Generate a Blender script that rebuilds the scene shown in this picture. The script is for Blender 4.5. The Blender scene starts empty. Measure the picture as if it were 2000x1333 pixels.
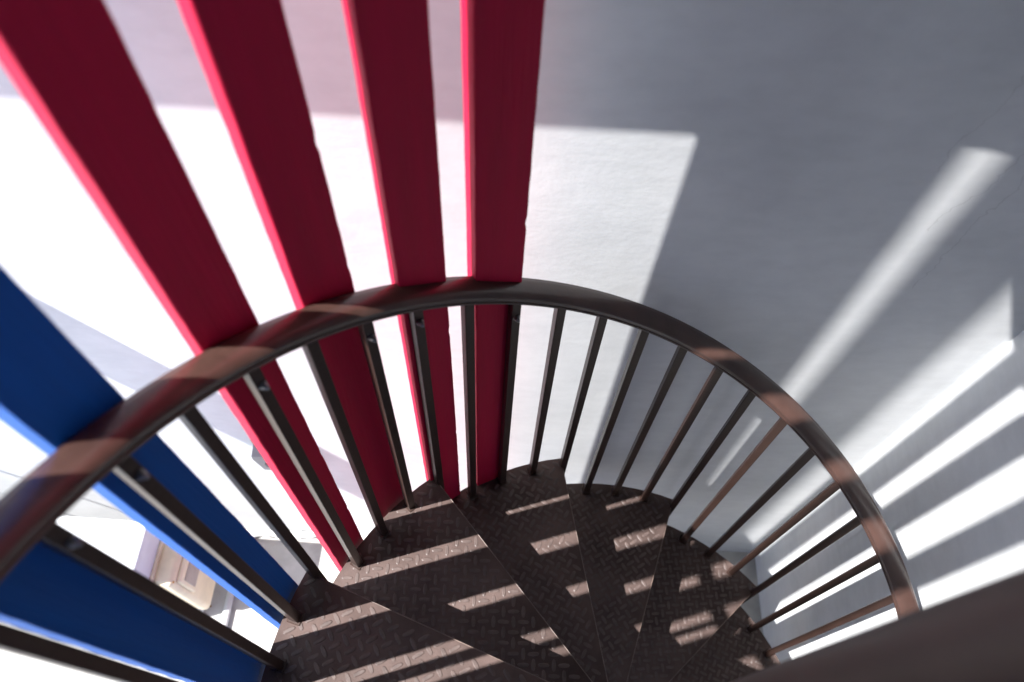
import bpy, bmesh, math, random
import numpy as np
from mathutils import Vector, Matrix, noise

random.seed(7)
D = bpy.data
C = bpy.context.scene.collection
SC = bpy.context.scene

# ------------------------------------------------------------------ camera
PITCH, ROLL = 1.06575, 0.07365
CAM = Vector((-0.3098, -0.0830, 1.8777))
cp, sp = math.cos(PITCH), math.sin(PITCH)
r0, u0, f0 = Vector((1, 0, 0)), Vector((0, sp, cp)), Vector((0, cp, -sp))
cr, sr = math.cos(ROLL), math.sin(ROLL)
rv = r0 * cr + u0 * sr
uv = u0 * cr - r0 * sr
cam = D.cameras.new('camera')
cam.sensor_width = 36.0
cam.lens = 1557.73 / 2000 * 36.0
cam.clip_start = 0.02
cam.clip_end = 3000
cam.dof.use_dof = True
cam.dof.focus_distance = 1.75
cam.dof.aperture_fstop = 2.8
camo = D.objects.new('camera', cam)
C.objects.link(camo)
camo.matrix_world = Matrix(((rv.x, uv.x, -f0.x, CAM.x), (rv.y, uv.y, -f0.y, CAM.y),
                            (rv.z, uv.z, -f0.z, CAM.z), (0, 0, 0, 1)))
SC.camera = camo

# ------------------------------------------------------------------ sky, sun, exposure
SUN_AZ, SUN_EL = math.radians(20), math.radians(58.5)      # azimuth the light travels towards
S = Vector((math.cos(SUN_AZ) * math.cos(SUN_EL), math.sin(SUN_AZ) * math.cos(SUN_EL), -math.sin(SUN_EL)))
w = D.worlds.new('World')
SC.world = w
w.use_nodes = True
nt = w.node_tree
bg = nt.nodes['Background']
sky = nt.nodes.new('ShaderNodeTexSky')
sky.sky_type = 'NISHITA'
sky.sun_disc = False
sky.sun_elevation = SUN_EL
sky.sun_rotation = math.atan2(-S.x, -S.y)
nt.links.new(sky.outputs[0], bg.inputs['Color'])
bg.inputs['Strength'].default_value = 0.13
sun = D.lights.new('sun', 'SUN')
sun.energy = 5.0
sun.angle = math.radians(0.53)
sun.color = (1.0, 0.975, 0.945)
suno = D.objects.new('sun', sun)
C.objects.link(suno)
suno.rotation_mode = 'QUATERNION'
suno.rotation_quaternion = S.to_track_quat('-Z', 'Y')
SC.view_settings.view_transform = 'Standard'
SC.view_settings.look = 'None'
SC.view_settings.gamma = 1
SC.view_settings.use_curve_mapping = False
SC.view_settings.exposure = 1.75


# ------------------------------------------------------------------ materials
def mat(name, base, rough=0.6, spec=0.4, var=0.0, var_scale=6.0, bump=0.0, bump_scale=60.0,
        stretch=(1, 1, 1), rough_var=0.0, coat=0.0, var_col=None, metal=0.0):
    m = D.materials.new(name)
    m.use_nodes = True
    n, l = m.node_tree.nodes, m.node_tree.links
    b = n['Principled BSDF']
    b.inputs['Roughness'].default_value = rough
    b.inputs['Specular IOR Level'].default_value = spec
    b.inputs['Metallic'].default_value = metal
    b.inputs['Coat Weight'].default_value = coat
    b.inputs['Coat Roughness'].default_value = 0.25
    b.inputs['Base Color'].default_value = (*base, 1)
    tc = n.new('ShaderNodeTexCoord')
    mp = n.new('ShaderNodeMapping')
    mp.inputs['Scale'].default_value = stretch
    l.new(tc.outputs['Object'], mp.inputs['Vector'])
    if var > 0:
        t = n.new('ShaderNodeTexNoise')
        t.inputs['Scale'].default_value = var_scale
        t.inputs['Detail'].default_value = 6
        t.inputs['Roughness'].default_value = 0.6
        l.new(mp.outputs[0], t.inputs['Vector'])
        cr_ = n.new('ShaderNodeValToRGB')
        lo = var_col or [c * (1 - var) for c in base]
        hi = [min(1, c * (1 + var * 0.6)) for c in base]
        cr_.color_ramp.elements[0].position = 0.3
        cr_.color_ramp.elements[1].position = 0.7
        cr_.color_ramp.elements[0].color = (*lo, 1)
        cr_.color_ramp.elements[1].color = (*hi, 1)
        l.new(t.outputs['Fac'], cr_.inputs['Fac'])
        l.new(cr_.outputs['Color'], b.inputs['Base Color'])
        if rough_var > 0:
            mr = n.new('ShaderNodeMapRange')
            mr.inputs['To Min'].default_value = rough - rough_var
            mr.inputs['To Max'].default_value = rough + rough_var
            l.new(t.outputs['Fac'], mr.inputs['Value'])
            l.new(mr.outputs[0], b.inputs['Roughness'])
    if bump > 0:
        t2 = n.new('ShaderNodeTexNoise')
        t2.inputs['Scale'].default_value = bump_scale
        t2.inputs['Detail'].default_value = 5
        l.new(mp.outputs[0], t2.inputs['Vector'])
        bp = n.new('ShaderNodeBump')
        bp.inputs['Strength'].default_value = bump
        bp.inputs['Distance'].default_value = 0.002
        l.new(t2.outputs['Fac'], bp.inputs['Height'])
        l.new(bp.outputs[0], b.inputs['Normal'])
    return m


def plaster(name, base, cracks=False):
    m = mat(name, base, rough=0.85, spec=0.25)
    n, l = m.node_tree.nodes, m.node_tree.links
    b = n['Principled BSDF']
    tc = n.new('ShaderNodeTexCoord')
    big = n.new('ShaderNodeTexNoise')
    big.inputs['Scale'].default_value = 3.2
    big.inputs['Detail'].default_value = 8
    big.inputs['Roughness'].default_value = 0.62
    l.new(tc.outputs['Object'], big.inputs['Vector'])
    ramp = n.new('ShaderNodeValToRGB')
    ramp.color_ramp.elements[0].position = 0.25
    ramp.color_ramp.elements[1].position = 0.7
    ramp.color_ramp.elements[0].color = (base[0] * .80, base[1] * .81, base[2] * .82, 1)
    ramp.color_ramp.elements[1].color = (*base, 1)
    l.new(big.outputs['Fac'], ramp.inputs['Fac'])
    # long brush strokes
    mp = n.new('ShaderNodeMapping')
    mp.inputs['Scale'].default_value = (5, 5, 11)
    mp.inputs['Rotation'].default_value = (0, 0.5, 0)
    l.new(tc.outputs['Object'], mp.inputs['Vector'])
    br = n.new('ShaderNodeTexNoise')
    br.inputs['Scale'].default_value = 3.0
    br.inputs['Detail'].default_value = 7
    l.new(mp.outputs[0], br.inputs['Vector'])
    fine = n.new('ShaderNodeTexNoise')
    fine.inputs['Scale'].default_value = 75
    fine.inputs['Detail'].default_value = 4
    l.new(tc.outputs['Object'], fine.inputs['Vector'])
    # pits
    vo = n.new('ShaderNodeTexVoronoi')
    vo.inputs['Scale'].default_value = 22
    l.new(tc.outputs['Object'], vo.inputs['Vector'])
    pit = n.new('ShaderNodeMapRange')
    pit.inputs['From Min'].default_value = 0.0
    pit.inputs['From Max'].default_value = 0.05
    l.new(vo.outputs['Distance'], pit.inputs['Value'])
    a1 = n.new('ShaderNodeMath'); a1.operation = 'MULTIPLY_ADD'
    a1.inputs[1].default_value = 0.9
    l.new(br.outputs['Fac'], a1.inputs[0])
    l.new(fine.outputs['Fac'], a1.inputs[2])
    a2 = n.new('ShaderNodeMath'); a2.operation = 'MULTIPLY_ADD'
    a2.inputs[1].default_value = 0.35
    l.new(pit.outputs[0], a2.inputs[0])
    l.new(a1.outputs[0], a2.inputs[2])
    bp = n.new('ShaderNodeBump')
    bp.inputs['Strength'].default_value = 0.13
    bp.inputs['Distance'].default_value = 0.0025
    l.new(a2.outputs[0], bp.inputs['Height'])
    l.new(bp.outputs[0], b.inputs['Normal'])
    col = ramp.outputs['Color']
    # horizontal brush tone
    mx0 = n.new('ShaderNodeMix'); mx0.data_type = 'RGBA'; mx0.blend_type = 'MULTIPLY'
    br_r = n.new('ShaderNodeMapRange')
    br_r.inputs['From Min'].default_value = 0.35
    br_r.inputs['From Max'].default_value = 0.6
    br_r.inputs['To Min'].default_value = 0.86
    l.new(br.outputs['Fac'], br_r.inputs['Value'])
    mx0.inputs['Factor'].default_value = 0.35
    l.new(col, mx0.inputs['A'])
    l.new(br_r.outputs[0], mx0.inputs['B'])
    col = mx0.outputs['Result']
    if cracks:
        # hairline cracks running down the plaster: |x - x0 - slope*z - noise(z)| < w
        sep = n.new('ShaderNodeSeparateXYZ')
        l.new(tc.outputs['Object'], sep.inputs[0])
        nz = n.new('ShaderNodeTexNoise')
        nz.inputs['Scale'].default_value = 6
        nz.inputs['Detail'].default_value = 4
        nz.inputs['Roughness'].default_value = .7
        l.new(tc.outputs['Object'], nz.inputs['Vector'])
        total = None
        for x0, slope, zlo, zhi in ((-0.42, 0.12, 2.33, 2.75), (-0.36, 0.30, 2.18, 2.7), (-0.30, 0.05, 2.0, 2.45)):
            mk = lambda op, a, b_, c_=None: (lambda nd: ([(l.new(v, nd.inputs[i]) if hasattr(v, 'links') else setattr(nd.inputs[i], 'default_value', v)) for i, v in enumerate((a, b_) + ((c_,) if c_ is not None else ()))], nd.outputs[0])[1])((lambda q: (setattr(q, 'operation', op), q)[1])(n.new('ShaderNodeMath')))
            t_ = mk('MULTIPLY_ADD', sep.outputs['Z'], -slope, sep.outputs['X'])
            t_ = mk('MULTIPLY_ADD', nz.outputs['Fac'], 0.10, t_)
            t_ = mk('SUBTRACT', t_, x0 - slope * zlo + 0.05)
            t_ = mk('ABSOLUTE', t_, 0.0)
            t_ = mk('LESS_THAN', t_, 0.0013)
            g = mk('GREATER_THAN', sep.outputs['Z'], zlo)
            g2 = mk('LESS_THAN', sep.outputs['Z'], zhi)
            t_ = mk('MULTIPLY', t_, g)
            t_ = mk('MULTIPLY', t_, g2)
            total = t_ if total is None else mk('MAXIMUM', total, t_)
        total = mk('MULTIPLY', total, 0.15)
        mx = n.new('ShaderNodeMix'); mx.data_type = 'RGBA'
        l.new(total, mx.inputs['Factor'])
        l.new(col, mx.inputs['A'])
        mx.inputs['B'].default_value = (0.16, 0.155, 0.15, 1)
        col = mx.outputs['Result']
    l.new(col, b.inputs['Base Color'])
    return m


M = {
    'wall': plaster('white_plaster', (0.71, 0.725, 0.74), True),
    'wall2': plaster('white_plaster_side', (0.71, 0.725, 0.74)),
    'grey': mat('grey_render', (0.40, 0.39, 0.375), rough=0.9, spec=0.2, var=0.15, var_scale=4, bump=0.4, bump_scale=60),
    'concrete': mat('pale_concrete', (0.42, 0.415, 0.39), rough=0.9, spec=0.2, var=0.22, var_scale=9, bump=0.5, bump_scale=70),
    'rail': mat('brown_rail_paint', (0.058, 0.031, 0.025), rough=0.32, spec=0.5, var=0.35, var_scale=14, bump=0.12, bump_scale=90, rough_var=0.10, stretch=(1, 1, 1)),
    'post': mat('brown_post_paint', (0.046, 0.027, 0.024), rough=0.45, spec=0.3, var=0.25, var_scale=9, bump=0.12, bump_scale=90, rough_var=0.08),
    'bar': mat('brown_bar_paint', (0.036, 0.020, 0.016), rough=0.36, spec=0.24, var=0.25, var_scale=14, bump=0.15, bump_scale=120, rough_var=0.08),
    'tread': mat('brown_tread_paint', (0.075, 0.053, 0.048), rough=0.6, spec=0.08, var=0.38, var_scale=9, bump=0.25, bump_scale=220, rough_var=0.10),
    'bump': mat('worn_tread_pattern', (0.077, 0.055, 0.050), rough=0.42, spec=0.30, var=0.3, var_scale=40, rough_var=0.10),
    'edge': mat('worn_highlight_edge', (0.11, 0.075, 0.062), rough=0.42, spec=0.5, var=0.6, var_scale=30, rough_var=0.1),  # lightened to carry the highlight along the worn tread edge
    'pink': mat('pink_paint', (0.47, 0.007, 0.046), rough=0.62, spec=0.15, var=0.13, var_scale=7, bump=0.55, bump_scale=34, stretch=(6, 6, 0.30), rough_var=0.1),
    'blue': mat('blue_paint', (0.006, 0.098, 0.41), rough=0.62, spec=0.15, var=0.13, var_scale=7, bump=0.55, bump_scale=34, stretch=(6, 6, 0.30), rough_var=0.1),
    'steel': mat('zinc_bolt', (0.30, 0.30, 0.31), rough=0.42, spec=0.5, metal=1.0, var=0.2, var_scale=80),
    'cream': mat('cream_plastic', (0.68, 0.58, 0.41), rough=0.45, spec=0.4, var=0.12, var_scale=14),
    'window': mat('cloudy_window', (0.40, 0.34, 0.29), rough=0.2, spec=0.5, var=0.2, var_scale=20),
    'greyplastic': mat('grey_plastic', (0.24, 0.245, 0.25), rough=0.5, spec=0.4, var=0.1, var_scale=20),
    'pipe': mat('pale_pipe_plastic', (0.50, 0.51, 0.50), rough=0.5, spec=0.3, var=0.1, var_scale=20),
    'darkslot': mat('dark_slot', (0.10, 0.11, 0.13), rough=0.6, var=0.2, var_scale=30),
    'cable': mat('black_cable', (0.02, 0.02, 0.02), rough=0.6, var=0.2, var_scale=30),
    'dirt': mat('rust_dirt', (0.16, 0.085, 0.045), rough=0.95, spec=0.1, var=0.5, var_scale=40),
}


# ------------------------------------------------------------------ helpers
def obj(name, bm, material, parent=None, smooth=False):
    me = D.meshes.new(name)
    bmesh.ops.recalc_face_normals(bm, faces=bm.faces)
    bm.to_mesh(me)
    bm.free()
    me.materials.append(M[material] if isinstance(material, str) else material)
    if smooth:
        for pl in me.polygons:
            pl.use_smooth = True
    o = D.objects.new(name, me)
    C.objects.link(o)
    o.parent = parent
    return o


def auto_smooth(o, ang=35):
    me = o.data
    for pl in me.polygons:
        pl.use_smooth = True
    me.set_sharp_from_angle(angle=math.radians(ang))
    return o


def thing(name, loc=(0, 0, 0)):
    o = D.objects.new(name, None)
    C.objects.link(o)
    o.location = loc
    o.empty_display_size = 0.1
    return o


def tag(o, label=None, cat=None, group=None, kind=None):
    if label: o['label'] = label
    if cat: o['category'] = cat
    if group: o['group'] = group
    if kind: o['kind'] = kind
    return o


def box(bm, lo, hi, mtx=None, bevel=0.0, seg=2):
    b2 = bmesh.new()
    bmesh.ops.create_cube(b2, size=1.0)
    for v in b2.verts:
        v.co = Vector([lo[i] + (v.co[i] + .5) * (hi[i] - lo[i]) for i in range(3)])
    if bevel > 0:
        bmesh.ops.bevel(b2, geom=b2.edges[:], offset=bevel, segments=seg, affect='EDGES', profile=0.5)
    if mtx is not None:
        bmesh.ops.transform(b2, matrix=mtx, verts=b2.verts)
    merge(bm, b2)


def merge(bm, b2):
    vm = {}
    for v in b2.verts:
        vm[v] = bm.verts.new(v.co)
    for f in b2.faces:
        try:
            bm.faces.new([vm[v] for v in f.verts])
        except ValueError:
            pass
    b2.free()


def prism(bm, pts, z0, z1, bevel=0.0):
    b2 = bmesh.new()
    lo = [b2.verts.new((x, y, z0)) for x, y in pts]
    hi = [b2.verts.new((x, y, z1)) for x, y in pts]
    top = b2.faces.new(hi)
    b2.faces.new(lo[::-1])
    n = len(pts)
    for i in range(n):
        b2.faces.new((lo[i], lo[(i + 1) % n], hi[(i + 1) % n], hi[i]))
    if bevel > 0:
        bmesh.ops.bevel(b2, geom=list(top.edges), offset=bevel, segments=2, affect='EDGES', profile=0.5)
    merge(bm, b2)


def tube(bm, pts, rad, seg=12, cap=True):
    pts = [Vector(p_) for p_ in pts]
    rings = []
    for i, p_ in enumerate(pts):
        d = (pts[min(i + 1, len(pts) - 1)] - pts[max(i - 1, 0)]).normalized()
        a = d.cross(Vector((0, 0, 1)))
        if a.length < 1e-3:
            a = d.cross(Vector((0, 1, 0)))
        a.normalize()
        b = d.cross(a).normalized()
        if rings:
            pass
        rr = rad[i] if isinstance(rad, (list, tuple)) else rad
        rings.append([bm.verts.new(p_ + (a * math.cos(t) + b * math.sin(t)) * rr)
                      for t in [2 * math.pi * k / seg for k in range(seg)]])
    for A, B in zip(rings[:-1], rings[1:]):
        # align rings to the nearest start vertex
        off = min(range(seg), key=lambda s_: (A[0].co - B[s_].co).length)
        dirn = 1 if (A[1].co - B[(off + 1) % seg].co).length <= (A[1].co - B[(off - 1) % seg].co).length else -1
        for k in range(seg):
            bm.faces.new((A[k], A[(k + 1) % seg], B[(off + dirn * (k + 1)) % seg], B[(off + dirn * k) % seg]))
    if cap:
        bm.faces.new(rings[0]); bm.faces.new(rings[-1])


# ------------------------------------------------------------------ stair geometry constants
R = 0.72                       # radius of the baluster circle
TH0, DL = 2.0191, 0.125407     # angle of baluster 9, step between balusters
HR, HRAIL = 0.23393, 0.9210    # riser, rail height
NOFF, NPHI = -0.0211, -0.0358
RT = 0.737                     # outer radius of treads
GROUND = -6 * HR
ang = lambda k: TH0 - (k - 9) * DL
railz = lambda k: HRAIL - HR * (k - 5) / 4 + 0.036
WT = math.radians(1.5)
U1 = Vector((math.cos(WT), math.sin(WT), 0))
N1 = Vector((-math.sin(WT), math.cos(WT), 0))
KX, KY = 0.757, 0.815          # inner corner of the two walls


def wall_pt(x, out=0.0, z=0.0):            # point on the long wall at world x, 'out' metres in front of it
    y = KY + (x - KX) * math.tan(WT)
    return Vector((x, y, z)) - N1 * out


# ------------------------------------------------------------------ setting
bm = bmesh.new()
g = 400
gs = [bm.verts.new(v) for v in ((-g, -g, GROUND), (g, -g, GROUND), (g, g, GROUND), (-g, g, GROUND))]
bm.faces.new(gs)
tag(obj('ground', bm, 'concrete'), kind='structure')

rot = Matrix.Rotation(WT, 4, 'Z')


def wall_obj(name, lo, hi, material, label):
    """lo/hi in the walls' own frame (origin at the inner corner, on the ground)."""
    b = bmesh.new()
    box(b, lo, hi)
    o = obj(name, b, material)
    o.matrix_world = Matrix.Translation((KX, KY, GROUND)) @ rot
    tag(o, label, 'wall')
    return o


wall_obj('plaster_wall', (-9, 0, -.2), (0.2, 0.22, 7.6), 'wall', 'long white plaster wall behind the pink boards with hairline cracks')
wall_obj('plaster_wall', (0.0, -2.6, -.2), (0.22, -0.0005, 7.6), 'wall2', 'white plaster wall meeting the long wall at the corner, striped with light')
wall_obj('added_wall', (-3.1, -2.75, -.2), (0.2, -2.605, 7.6), 'grey', 'unseen grey rendered wall added behind the viewer to shape bounced light')  # unseen wall added to shut out sky and bounce light back

# unseen slab added to cut skylight; the sun comes in under its left edge
b = bmesh.new()
zr = 6.05
box(b, (-2.45, -2.0, zr), (1.2, 0.70, zr + .22), bevel=.004)
tag(obj('added_roof_slab', b, 'grey'), 'unseen grey roof slab added above the staircase to cut skylight', 'roof')

# ledge along the long wall, above the picture: its edge throws the straight shadow line
b = bmesh.new()
box(b, (-9, -0.080, 1.385 - GROUND), (-0.002, -0.0005, 1.585 - GROUND), bevel=0.004)
o = obj('wall_ledge', b, 'wall2')
o.matrix_world = Matrix.Translation((KX, KY, GROUND)) @ rot
tag(o, 'white plaster ledge running along the top of the long wall', 'ledge')

# flat fin jutting from the wall on the left, throws the soft diagonal band
kx = S.x / -S.z
zb = 1.30
b = bmesh.new()
yw = lambda x: wall_pt(x).y
x0, x1 = -1.34 - kx * zb, -1.12 - kx * zb
prism(b, [(x0, -0.1), (x1, -0.1), (x1, yw(x1) - .001), (x0, yw(x0) - .001)], zb, zb + .012)
tag(obj('canopy_fin', b, 'wall2'), 'white flat fin jutting out of the long wall, left of the boards', 'canopy')
for const, zc, lab in ((-2.49, -0.25, 'upper'), (-2.78, -0.45, 'lower')):
    b = bmesh.new()
    xc = const - kx * zc
    tube(b, [(xc, yw(xc) - .36 + t * .036, zc - .012 * math.sin(t / 10 * math.pi)) for t in range(11)], 0.0065, 8)
    tag(obj('cable', b, 'cable', smooth=True), '%s thin black cable strung to the long wall beyond the blue boards' % lab, 'cable', 'cables left of the stair')

# ------------------------------------------------------------------ the staircase
stair = thing('spiral_staircase', (0, 0, GROUND))
tag(stair, 'dark brown steel spiral staircase with diamond plate treads and curved handrail', 'staircase')
inv = Matrix.Translation((0, 0, -GROUND))


def part(name, bm, material, parent=stair, smooth=False):
    """mesh built in world space, stored relative to the staircase's base"""
    if parent is stair or parent.parent is stair:
        bmesh.ops.transform(bm, matrix=inv, verts=bm.verts)
    return obj(name, bm, material, parent, smooth)


K_FIRST, K_LAST = -22, 24

# centre post
b = bmesh.new()
tube(b, [(0, 0, GROUND + .006), (0, 0, 0), (0, 0, 1.0), (0, 0, 2.75)], 0.0435, 48)
post = auto_smooth(part('post', b, 'post'))
b = bmesh.new()
tube(b, [(0, 0, GROUND + .004), (0, 0, GROUND + .016)], 0.09, 32)
auto_smooth(part('base_plate', b, 'bar', post))
b = bmesh.new()
tube(b, [(0, 0, 2.751), (0, 0, 2.765), (0, 0, 2.775)], [.047, .047, .03], 32)
auto_smooth(part('cap', b, 'bar', post))


def nosing(j):
    """front edge line of tread j: point, direction (outwards), ccw normal"""
    a = ang(7 + 4 * j) - NPHI
    d = Vector((math.cos(a), math.sin(a)))
    n = Vector((-math.sin(a), math.cos(a)))
    return n * NOFF, d, n


def on_circle(o_, d, r):
    bq = o_.dot(d)
    return o_ + d * (-bq + math.sqrt(bq * bq - (o_.dot(o_) - r * r)))


def tread_outline(j, shrink=0.0, back=0.030):
    o_, d, n = nosing(j)
    ob, db, nb = nosing(j - 1)
    f_in, f_out = on_circle(o_ + n * shrink, d, 0.0445 + shrink), on_circle(o_ + n * shrink, d, RT - shrink)
    bo = ob + nb * (back - shrink)
    b_in, b_out = on_circle(bo, db, 0.0445 + shrink), on_circle(bo, db, RT - shrink)
    af, ab = math.atan2(f_out.y, f_out.x), math.atan2(b_out.y, b_out.x)
    while ab < af: ab += 2 * math.pi
    pts = [f_in]
    N = 10
    for i in range(N + 1):
        t = af + (ab - af) * i / N
        pts.append(Vector(((RT - shrink) * math.cos(t), (RT - shrink) * math.sin(t))))
    pts.append(b_in)
    return pts


def inside(pt, poly):
    c_ = False
    n = len(poly)
    for i in range(n):
        a, b_ = poly[i], poly[(i + 1) % n]
        if (a.y > pt.y) != (b_.y > pt.y) and pt.x < (b_.x - a.x) * (pt.y - a.y) / (b_.y - a.y) + a.x:
            c_ = not c_
    return c_


def lens(verts, faces, cx, cy, z, th, L=0.0265, W=0.0098, H=0.0009):
    c_, s_ = math.cos(th), math.sin(th)
    base = len(verts)
    out = [(-L / 2, 0), (-L * .40, -W * .36), (0, -W / 2), (L * .40, -W * .36), (L / 2, 0), (L * .40, W * .36), (0, W / 2), (-L * .40, W * .36)]
    mid = [(x * .82, y * .66) for x, y in out]
    for x, y in out: verts.append((cx + x * c_ - y * s_, cy + x * s_ + y * c_, z))
    for x, y in mid: verts.append((cx + x * c_ - y * s_, cy + x * s_ + y * c_, z + H))
    for i in range(8):
        faces.append((base + i, base + (i + 1) % 8, base + 8 + (i + 1) % 8, base + 8 + i))
    faces.append(tuple(base + 8 + i for i in range(8)))


for j in range(-7, 6):
    z = -HR * j
    if z - .03 < GROUND + .1: pass
    b = bmesh.new()
    prism(b, [(q.x, q.y) for q in tread_outline(j)], z - 0.0055, z, bevel=0.0014)
    plate = auto_smooth(part('tread', b, 'tread'), 50)
    # folded front and outer flanges
    o_, d, n = nosing(j)
    p0, p1 = on_circle(o_ + n * .0015, d, .0455), on_circle(o_ + n * .0015, d, RT - .002)
    q0, q1 = on_circle(o_ + n * .0055, d, .0455), on_circle(o_ + n * .0055, d, RT - .002)
    b = bmesh.new()
    prism(b, [tuple(p0), tuple(p1), tuple(q1), tuple(q0)], z - .045, z - .006)
    part('front_flange', b, 'edge', plate)
    # worn front edge; a lighter rod stands in for its highlight line
    e0, e1 = on_circle(o_ - n * .0004, d, .05), on_circle(o_ - n * .0004, d, RT - .004)
    b = bmesh.new()
    tube(b, [Vector((*(e0 + (e1 - e0) * (q / 14)), z - .0012 + random.uniform(-.0003, .0003))) for q in range(15)], .0013, 8)
    part('nosing_highlight', b, 'edge', plate, smooth=True)
    ol, il = tread_outline(j, .002), tread_outline(j, .006)
    b = bmesh.new()
    for i in range(1, 11):
        prism(b, [tuple(ol[i]), tuple(ol[i + 1]), tuple(il[i + 1]), tuple(il[i])], z - .036, z - .006)
    part('outer_flange', b, 'tread', plate)
    # diamond plate pattern: alternating raised lenses
    if -2 <= j <= 5:
        verts, faces = [], []
        poly = tread_outline(j, 0.013, back=-0.004)
        th = math.radians(-28.74 * j + 3)
        sp_ = 0.0225
        for ix in range(-40, 41):
            for iy in range(-40, 41):
                lx, ly = ix * sp_, iy * sp_
                x = lx * math.cos(th) - ly * math.sin(th)
                y = lx * math.sin(th) + ly * math.cos(th)
                if x * x + y * y > RT * RT or not inside(Vector((x, y)), poly): continue
                lens(verts, faces, x, y, z + .0002 - GROUND, th + (0.0 if (ix + iy) % 2 else math.pi / 2) + random.uniform(-.05, .05))
        me = D.meshes.new('raised_pattern')
        me.from_pydata(verts, [], faces)
        me.materials.append(M['bump'])
        ro = D.objects.new('raised_pattern', me)
        C.objects.link(ro)
        ro.parent = plate
        ro['kind'] = 'stuff'

# handrail: moulded cap on a flat bar, swept along the helix
prof = [(-.0235, 0), (-.0262, .0015), (-.0268, .0045), (-.0262, .0066), (-.0245, .0074), (-.0252, .0086), (-.0256, .0120), (-.0240, .0175),
        (-.0195, .0222), (-.0110, .0250), (0, .0258), (.0110, .0250), (.0160, .0236), (.0172, .0226), (.0182, .0228), (.0205, .0214), (.0240, .0175), (.0256, .0120), (.0252, .0086), (.0245, .0074),
        (.0262, .0066), (.0268, .0045), (.0262, .0015), (.0235, 0)]


def sweep(profile, k0, k1, dz=0.0, step=0.2, rad=R):
    bm = bmesh.new()
    rings = []
    n = int(round((k1 - k0) / step))
    for i in range(n + 1):
        k = k0 + (k1 - k0) * i / n
        a = ang(k)
        rings.append([bm.verts.new(((rad + x) * math.cos(a), (rad + x) * math.sin(a), railz(k) + dz + y)) for x, y in profile])
    m_ = len(profile)
    for A, B in zip(rings[:-1], rings[1:]):
        for q in range(m_):
            bm.faces.new((A[q], A[(q + 1) % m_], B[(q + 1) % m_], B[q]))
    bm.faces.new(rings[0]); bm.faces.new(rings[-1])
    return bm


rail = auto_smooth(part('handrail', sweep(prof, K_FIRST - .4, K_LAST + .35), 'rail'), 28)
part('flat_bar', sweep([(-.014, -.0075), (.014, -.0075), (.014, -.0003), (-.014, -.0003)], K_FIRST - .3, K_LAST + .25), 'bar', rail)

# balusters: square bars, those behind a board carry a bolt near the top
BOLT = {1: 1, 2: 1, 4: 1, 6: 1, 7: 1, 9: 1, -1: 1, -2: 1, -4: 1}
HW, HD = 0.0087, 0.0095
for k in range(K_FIRST, K_LAST + 1):
    a = ang(k)
    j = (k - 3) // 4
    zf = -HR * j if j <= 5 else GROUND
    ztop = railz(k) - .0078
    b = bmesh.new()
    mt = Matrix.Rotation(a, 4, 'Z')
    rr = R - (0.006 if k % 4 != 3 else 0.0)
    box(b, (rr - HD, -HW, zf + .0005), (R + HD - (R - rr), HW, ztop), mt, bevel=0.0014, seg=2)
    bo = part('baluster', b, 'bar')
    b = bmesh.new()
    box(b, (rr - HD - .005, -HW - .004, zf + .0004), (min(RT - .003, rr + HD + .004), HW + .004, zf + .0035), mt, bevel=0.0012, seg=1)
    part('weld_foot', b, 'bar', bo)
    if k in BOLT:
        zb_ = ztop - .048
        b = bmesh.new()
        c0 = Vector((math.cos(a), math.sin(a), 0))
        P = lambda r_: c0 * r_ + Vector((0, 0, zb_))
        tube(b, [P(R + .030), P(rr - HD - .0005)], .003, 10)
        tube(b, [P(rr - HD - .0002), P(rr - HD - .002)], .0066, 20)
        tube(b, [P(rr - HD - .0021), P(rr - HD - .0065)], .0050, 6)
        tube(b, [P(rr - HD - .0066), P(rr - HD - .0095), P(rr - HD - .0115)], [.0036, .0031, .0014], 12)
        auto_smooth(part('bolt', b, 'steel', bo))

# quarter landing above the viewer's right: its edge cuts off the light stripes on the walls
b = bmesh.new()
zl = 1.80
box(b, (-0.040, -0.07, zl), (KX - .012, KY - .03, zl + .05), bevel=.002)
lo_ = thing('landing_platform', (0.3, 0.3, zl))
tag(lo_, 'dark brown steel quarter landing at the head of the spiral staircase', 'landing')
bmesh.ops.transform(b, matrix=Matrix.Translation((-.3, -.3, -zl)), verts=b.verts)
obj('deck', b, 'tread', lo_)
b = bmesh.new()
box(b, (-.30, -.04, .0505), (.40, -.03, .15))
obj('kick_plate', b, 'bar', lo_)


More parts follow.
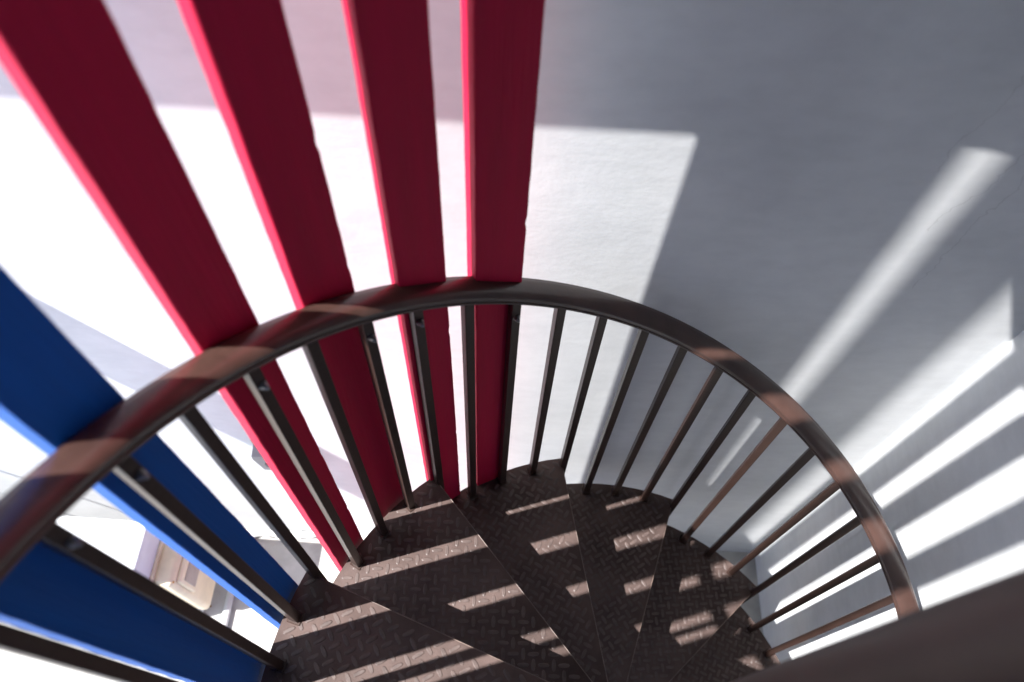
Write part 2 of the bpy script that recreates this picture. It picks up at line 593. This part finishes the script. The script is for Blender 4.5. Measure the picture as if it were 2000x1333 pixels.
# ------------------------------------------------------------------ painted boards
def board(a0, a1, zlo, zhi, material, label, seed, group, ridge=0.0010, rb=0.745, t=0.039):
    """upright plank standing tangentially just outside the balusters, angles in degrees (a0 < a1)"""
    rnd = random.Random(seed)
    am = math.radians((a0 + a1) / 2)
    wd = 2 * rb * math.sin(math.radians((a1 - a0) / 2))
    ch = 0.0016
    hw = wd / 2
    # local: x outwards (0 = front face), y tangential (ccw), z up
    sec = [(0, -hw + ch), (0, 0), (0, hw - ch), (ch, hw), (t - ch, hw), (t, hw - ch), (t, -hw + ch), (t - ch, -hw), (ch, -hw)]
    nseg = 260
    bm = bmesh.new()
    rings = []
    nick = {rnd.randrange(60, nseg - 40): rnd.uniform(.0008, .0022) for _ in range(5)}
    for i in range(nseg + 1):
        z = zlo + (zhi - zlo) * i / nseg
        wob = 0.0016 * noise.noise((z * 1.1, seed * 3.7, 0))
        ring = []
        for q, (x, y) in enumerate(sec):
            e = ridge * .55 * noise.noise((z * 26, seed * 5.1 + q * 9.3, 2)) + ridge * .45 * noise.noise((z * 90, seed * 2.3 + q * 4.4, 5))
            yy = y + wob + (e if abs(y) > .001 else 0)
            if q in (0, 8) and i in nick: yy += nick[i]
            if q in (2, 3) and i in nick and nick[i] > .002: yy -= nick[i]
            ring.append(bm.verts.new((x + .0008 * noise.noise((z * .8, seed, 7)), yy, z - GROUND)))
        rings.append(ring)
    m_ = len(sec)
    for A, B in zip(rings[:-1], rings[1:]):
        for q in range(m_):
            bm.faces.new((A[q], A[(q + 1) % m_], B[(q + 1) % m_], B[q]))
    bm.faces.new(rings[0]); bm.faces.new(rings[-1])
    o = obj('painted_board', bm, material)
    auto_smooth(o, 25)
    o.location = (rb * math.cos(am), rb * math.sin(am), GROUND)
    o.rotation_euler = (0, 0, am)
    tag(o, label, 'board', group)
    return o


GP, GB = 'upright pink boards round the stair', 'upright blue boards round the stair'
ZT = 3.05
board(114.35, 121.05, GROUND + .02, ZT, 'pink', 'upright pink board farthest right, nearest the sunlit wall corner', 4, GP, rb=.7262, t=.039)
board(124.98, 131.30, GROUND + .02, ZT, 'pink', 'upright pink board, second from the right', 3, GP, rb=.7290, t=.030)
board(136.10, 142.35, GROUND + .02, ZT, 'pink', 'upright pink board, second from the left among the pink ones', 2, GP, t=.030)
board(147.40, 153.60, GROUND + .02, ZT, 'pink', 'widest upright pink board, next to the blue board', 1, GP, t=.030)
board(161.20, 167.40, GROUND + .02, ZT, 'blue', 'upright blue board crossing behind the handrail beside the pink ones', 11, GB)
board(172.20, 178.50, GROUND + .02, ZT, 'blue', 'lowest upright blue board in the bottom left corner', 12, GB)
board(184.20, 190.60, GROUND + .02, ZT, 'blue', 'upright blue board beside the viewer, left of the picture edge', 13, GB)
board(195.70, 202.00, GROUND + .02, ZT, 'blue', 'upright blue board at the left behind the viewer', 14, GB)
board(207.20, 213.50, GROUND + .02, ZT, 'blue', 'upright blue board, third round behind the viewer', 15, GB)
for q_, nm_ in enumerate(('fourth', 'fifth', 'sixth', 'seventh', 'eighth', 'ninth')):  # unseen boards added further round to darken the stair interior
    board(215.9 + 11.5 * q_, 222.2 + 11.5 * q_, GROUND + .02, ZT, 'blue', 'unseen upright blue board, %s round behind the viewer' % nm_, 20 + q_, GB)

# ------------------------------------------------------------------ things on the ground and wall at the left
# low wall whose end carries the meter box
b = bmesh.new()
box(b, (-3.2, 0.393, GROUND + .002), (-1.43, 0.575, -0.68), bevel=.012, seg=3)
lw = obj('low_wall', b, 'wall2')
auto_smooth(lw, 40)
tag(lw, 'low white rendered wall whose end carries the cream meter box', 'wall')

mb = thing('meter_box', (-1.43, 0.478, -1.26))
tag(mb, 'cream plastic meter box with small cloudy window on the low wall end', 'meter box')


def rbox(lo, hi, bev, seg=4):
    b = bmesh.new()
    box(b, lo, hi, bevel=bev, seg=seg)
    return b


auto_smooth(obj('housing', rbox((.001, -.073, 0), (.070, .073, .44), .022, 5), 'cream', mb), 40)
auto_smooth(obj('back_plate', rbox((.0005, -.080, -.012), (.010, .080, .452), .003, 2), 'cream', mb), 40)
wnd = auto_smooth(obj('window_hood', rbox((.066, -.052, .235), (.084, .052, .405), .008, 3), 'cream', mb), 40)
obj('pane', rbox((.0835, -.038, .262), (.0862, .038, .372), .001, 1), 'window', wnd)
for yy, zz in ((-.066, .425), (.066, .425), (-.066, .012)):
    b = bmesh.new()
    tube(b, [(.068, yy * .86, zz), (.0725, yy * .86, zz)], .004, 10)
    obj('screw', b, 'dirt', mb)

vh = thing('vent_hood', wall_pt(-1.00, 0, -.56))
vh.rotation_euler = (0, 0, WT)
tag(vh, 'small grey vent hood fixed to the white wall behind the pink board', 'vent')
b = bmesh.new()
prof2 = [(-.0005, 0), (-.034, 0), (-.052, .14), (-.050, .16), (-.0005, .168)]
n_ = len(prof2)
A = [b.verts.new((-.062, y, z)) for y, z in prof2]
B = [b.verts.new((.062, y, z)) for y, z in prof2]
b.faces.new(A); b.faces.new(B)
for i in range(n_):
    b.faces.new((A[i], A[(i + 1) % n_], B[(i + 1) % n_], B[i]))
obj('hood', b, 'greyplastic', vh)
b = bmesh.new()
box(b, (-.035, -.0505, .075), (.035, -.0425, .100))
obj('slot', b, 'darkslot', vh)
b = bmesh.new()
box(b, (-.07, -.006, -.012), (.07, -.0005, .178), bevel=.002)
obj('flange', b, 'greyplastic', vh)

# conduit: down the wall, elbow, along the wall foot, then out across the ground
cpnts = [wall_pt(-1.03, .02, -.575 - .07 * i) for i in range(11)]
ce = wall_pt(-1.03, .02, 0)
for i in range(1, 9):
    t = i / 8 * math.pi / 2
    cpnts.append(Vector((-1.03 - .07 + .07 * math.cos(t), wall_pt(-1.03 - .07 + .07 * math.cos(t), .02).y, -1.31 - .07 * math.sin(t))))
for i in range(1, 8):
    x = -1.10 - .024 * i
    cpnts.append(Vector((x, wall_pt(x, .02).y, -1.38)))
yb = wall_pt(-1.268, .02).y
for i in range(1, 9):
    t = i / 8 * math.pi / 2
    cpnts.append(Vector((-1.268 - .07 * math.sin(t), yb - .07 + .07 * math.cos(t), -1.38)))
for i in range(1, 12):
    cpnts.append(Vector((-1.338, yb - .07 - .09 * i, -1.382)))
b = bmesh.new()
tube(b, cpnts, .0145, 14)
cd = thing('conduit_pipe', (-1.03, wall_pt(-1.03).y, GROUND))
tag(cd, 'pale grey conduit pipe bending along the foot of the white wall', 'pipe')
bmesh.ops.transform(b, matrix=Matrix.Translation(-cd.location), verts=b.verts)
obj('pipe', b, 'pipe', cd, smooth=True)
for x in (-1.12, -1.245):
    b = bmesh.new()
    c0 = Vector((x, wall_pt(x, .02).y, -1.38)) - cd.location
    tube(b, [c0 - Vector((.012, 0, 0)), c0 + Vector((.012, 0, 0))], .0175, 14)
    auto_smooth(obj('coupling', b, 'pipe', cd))
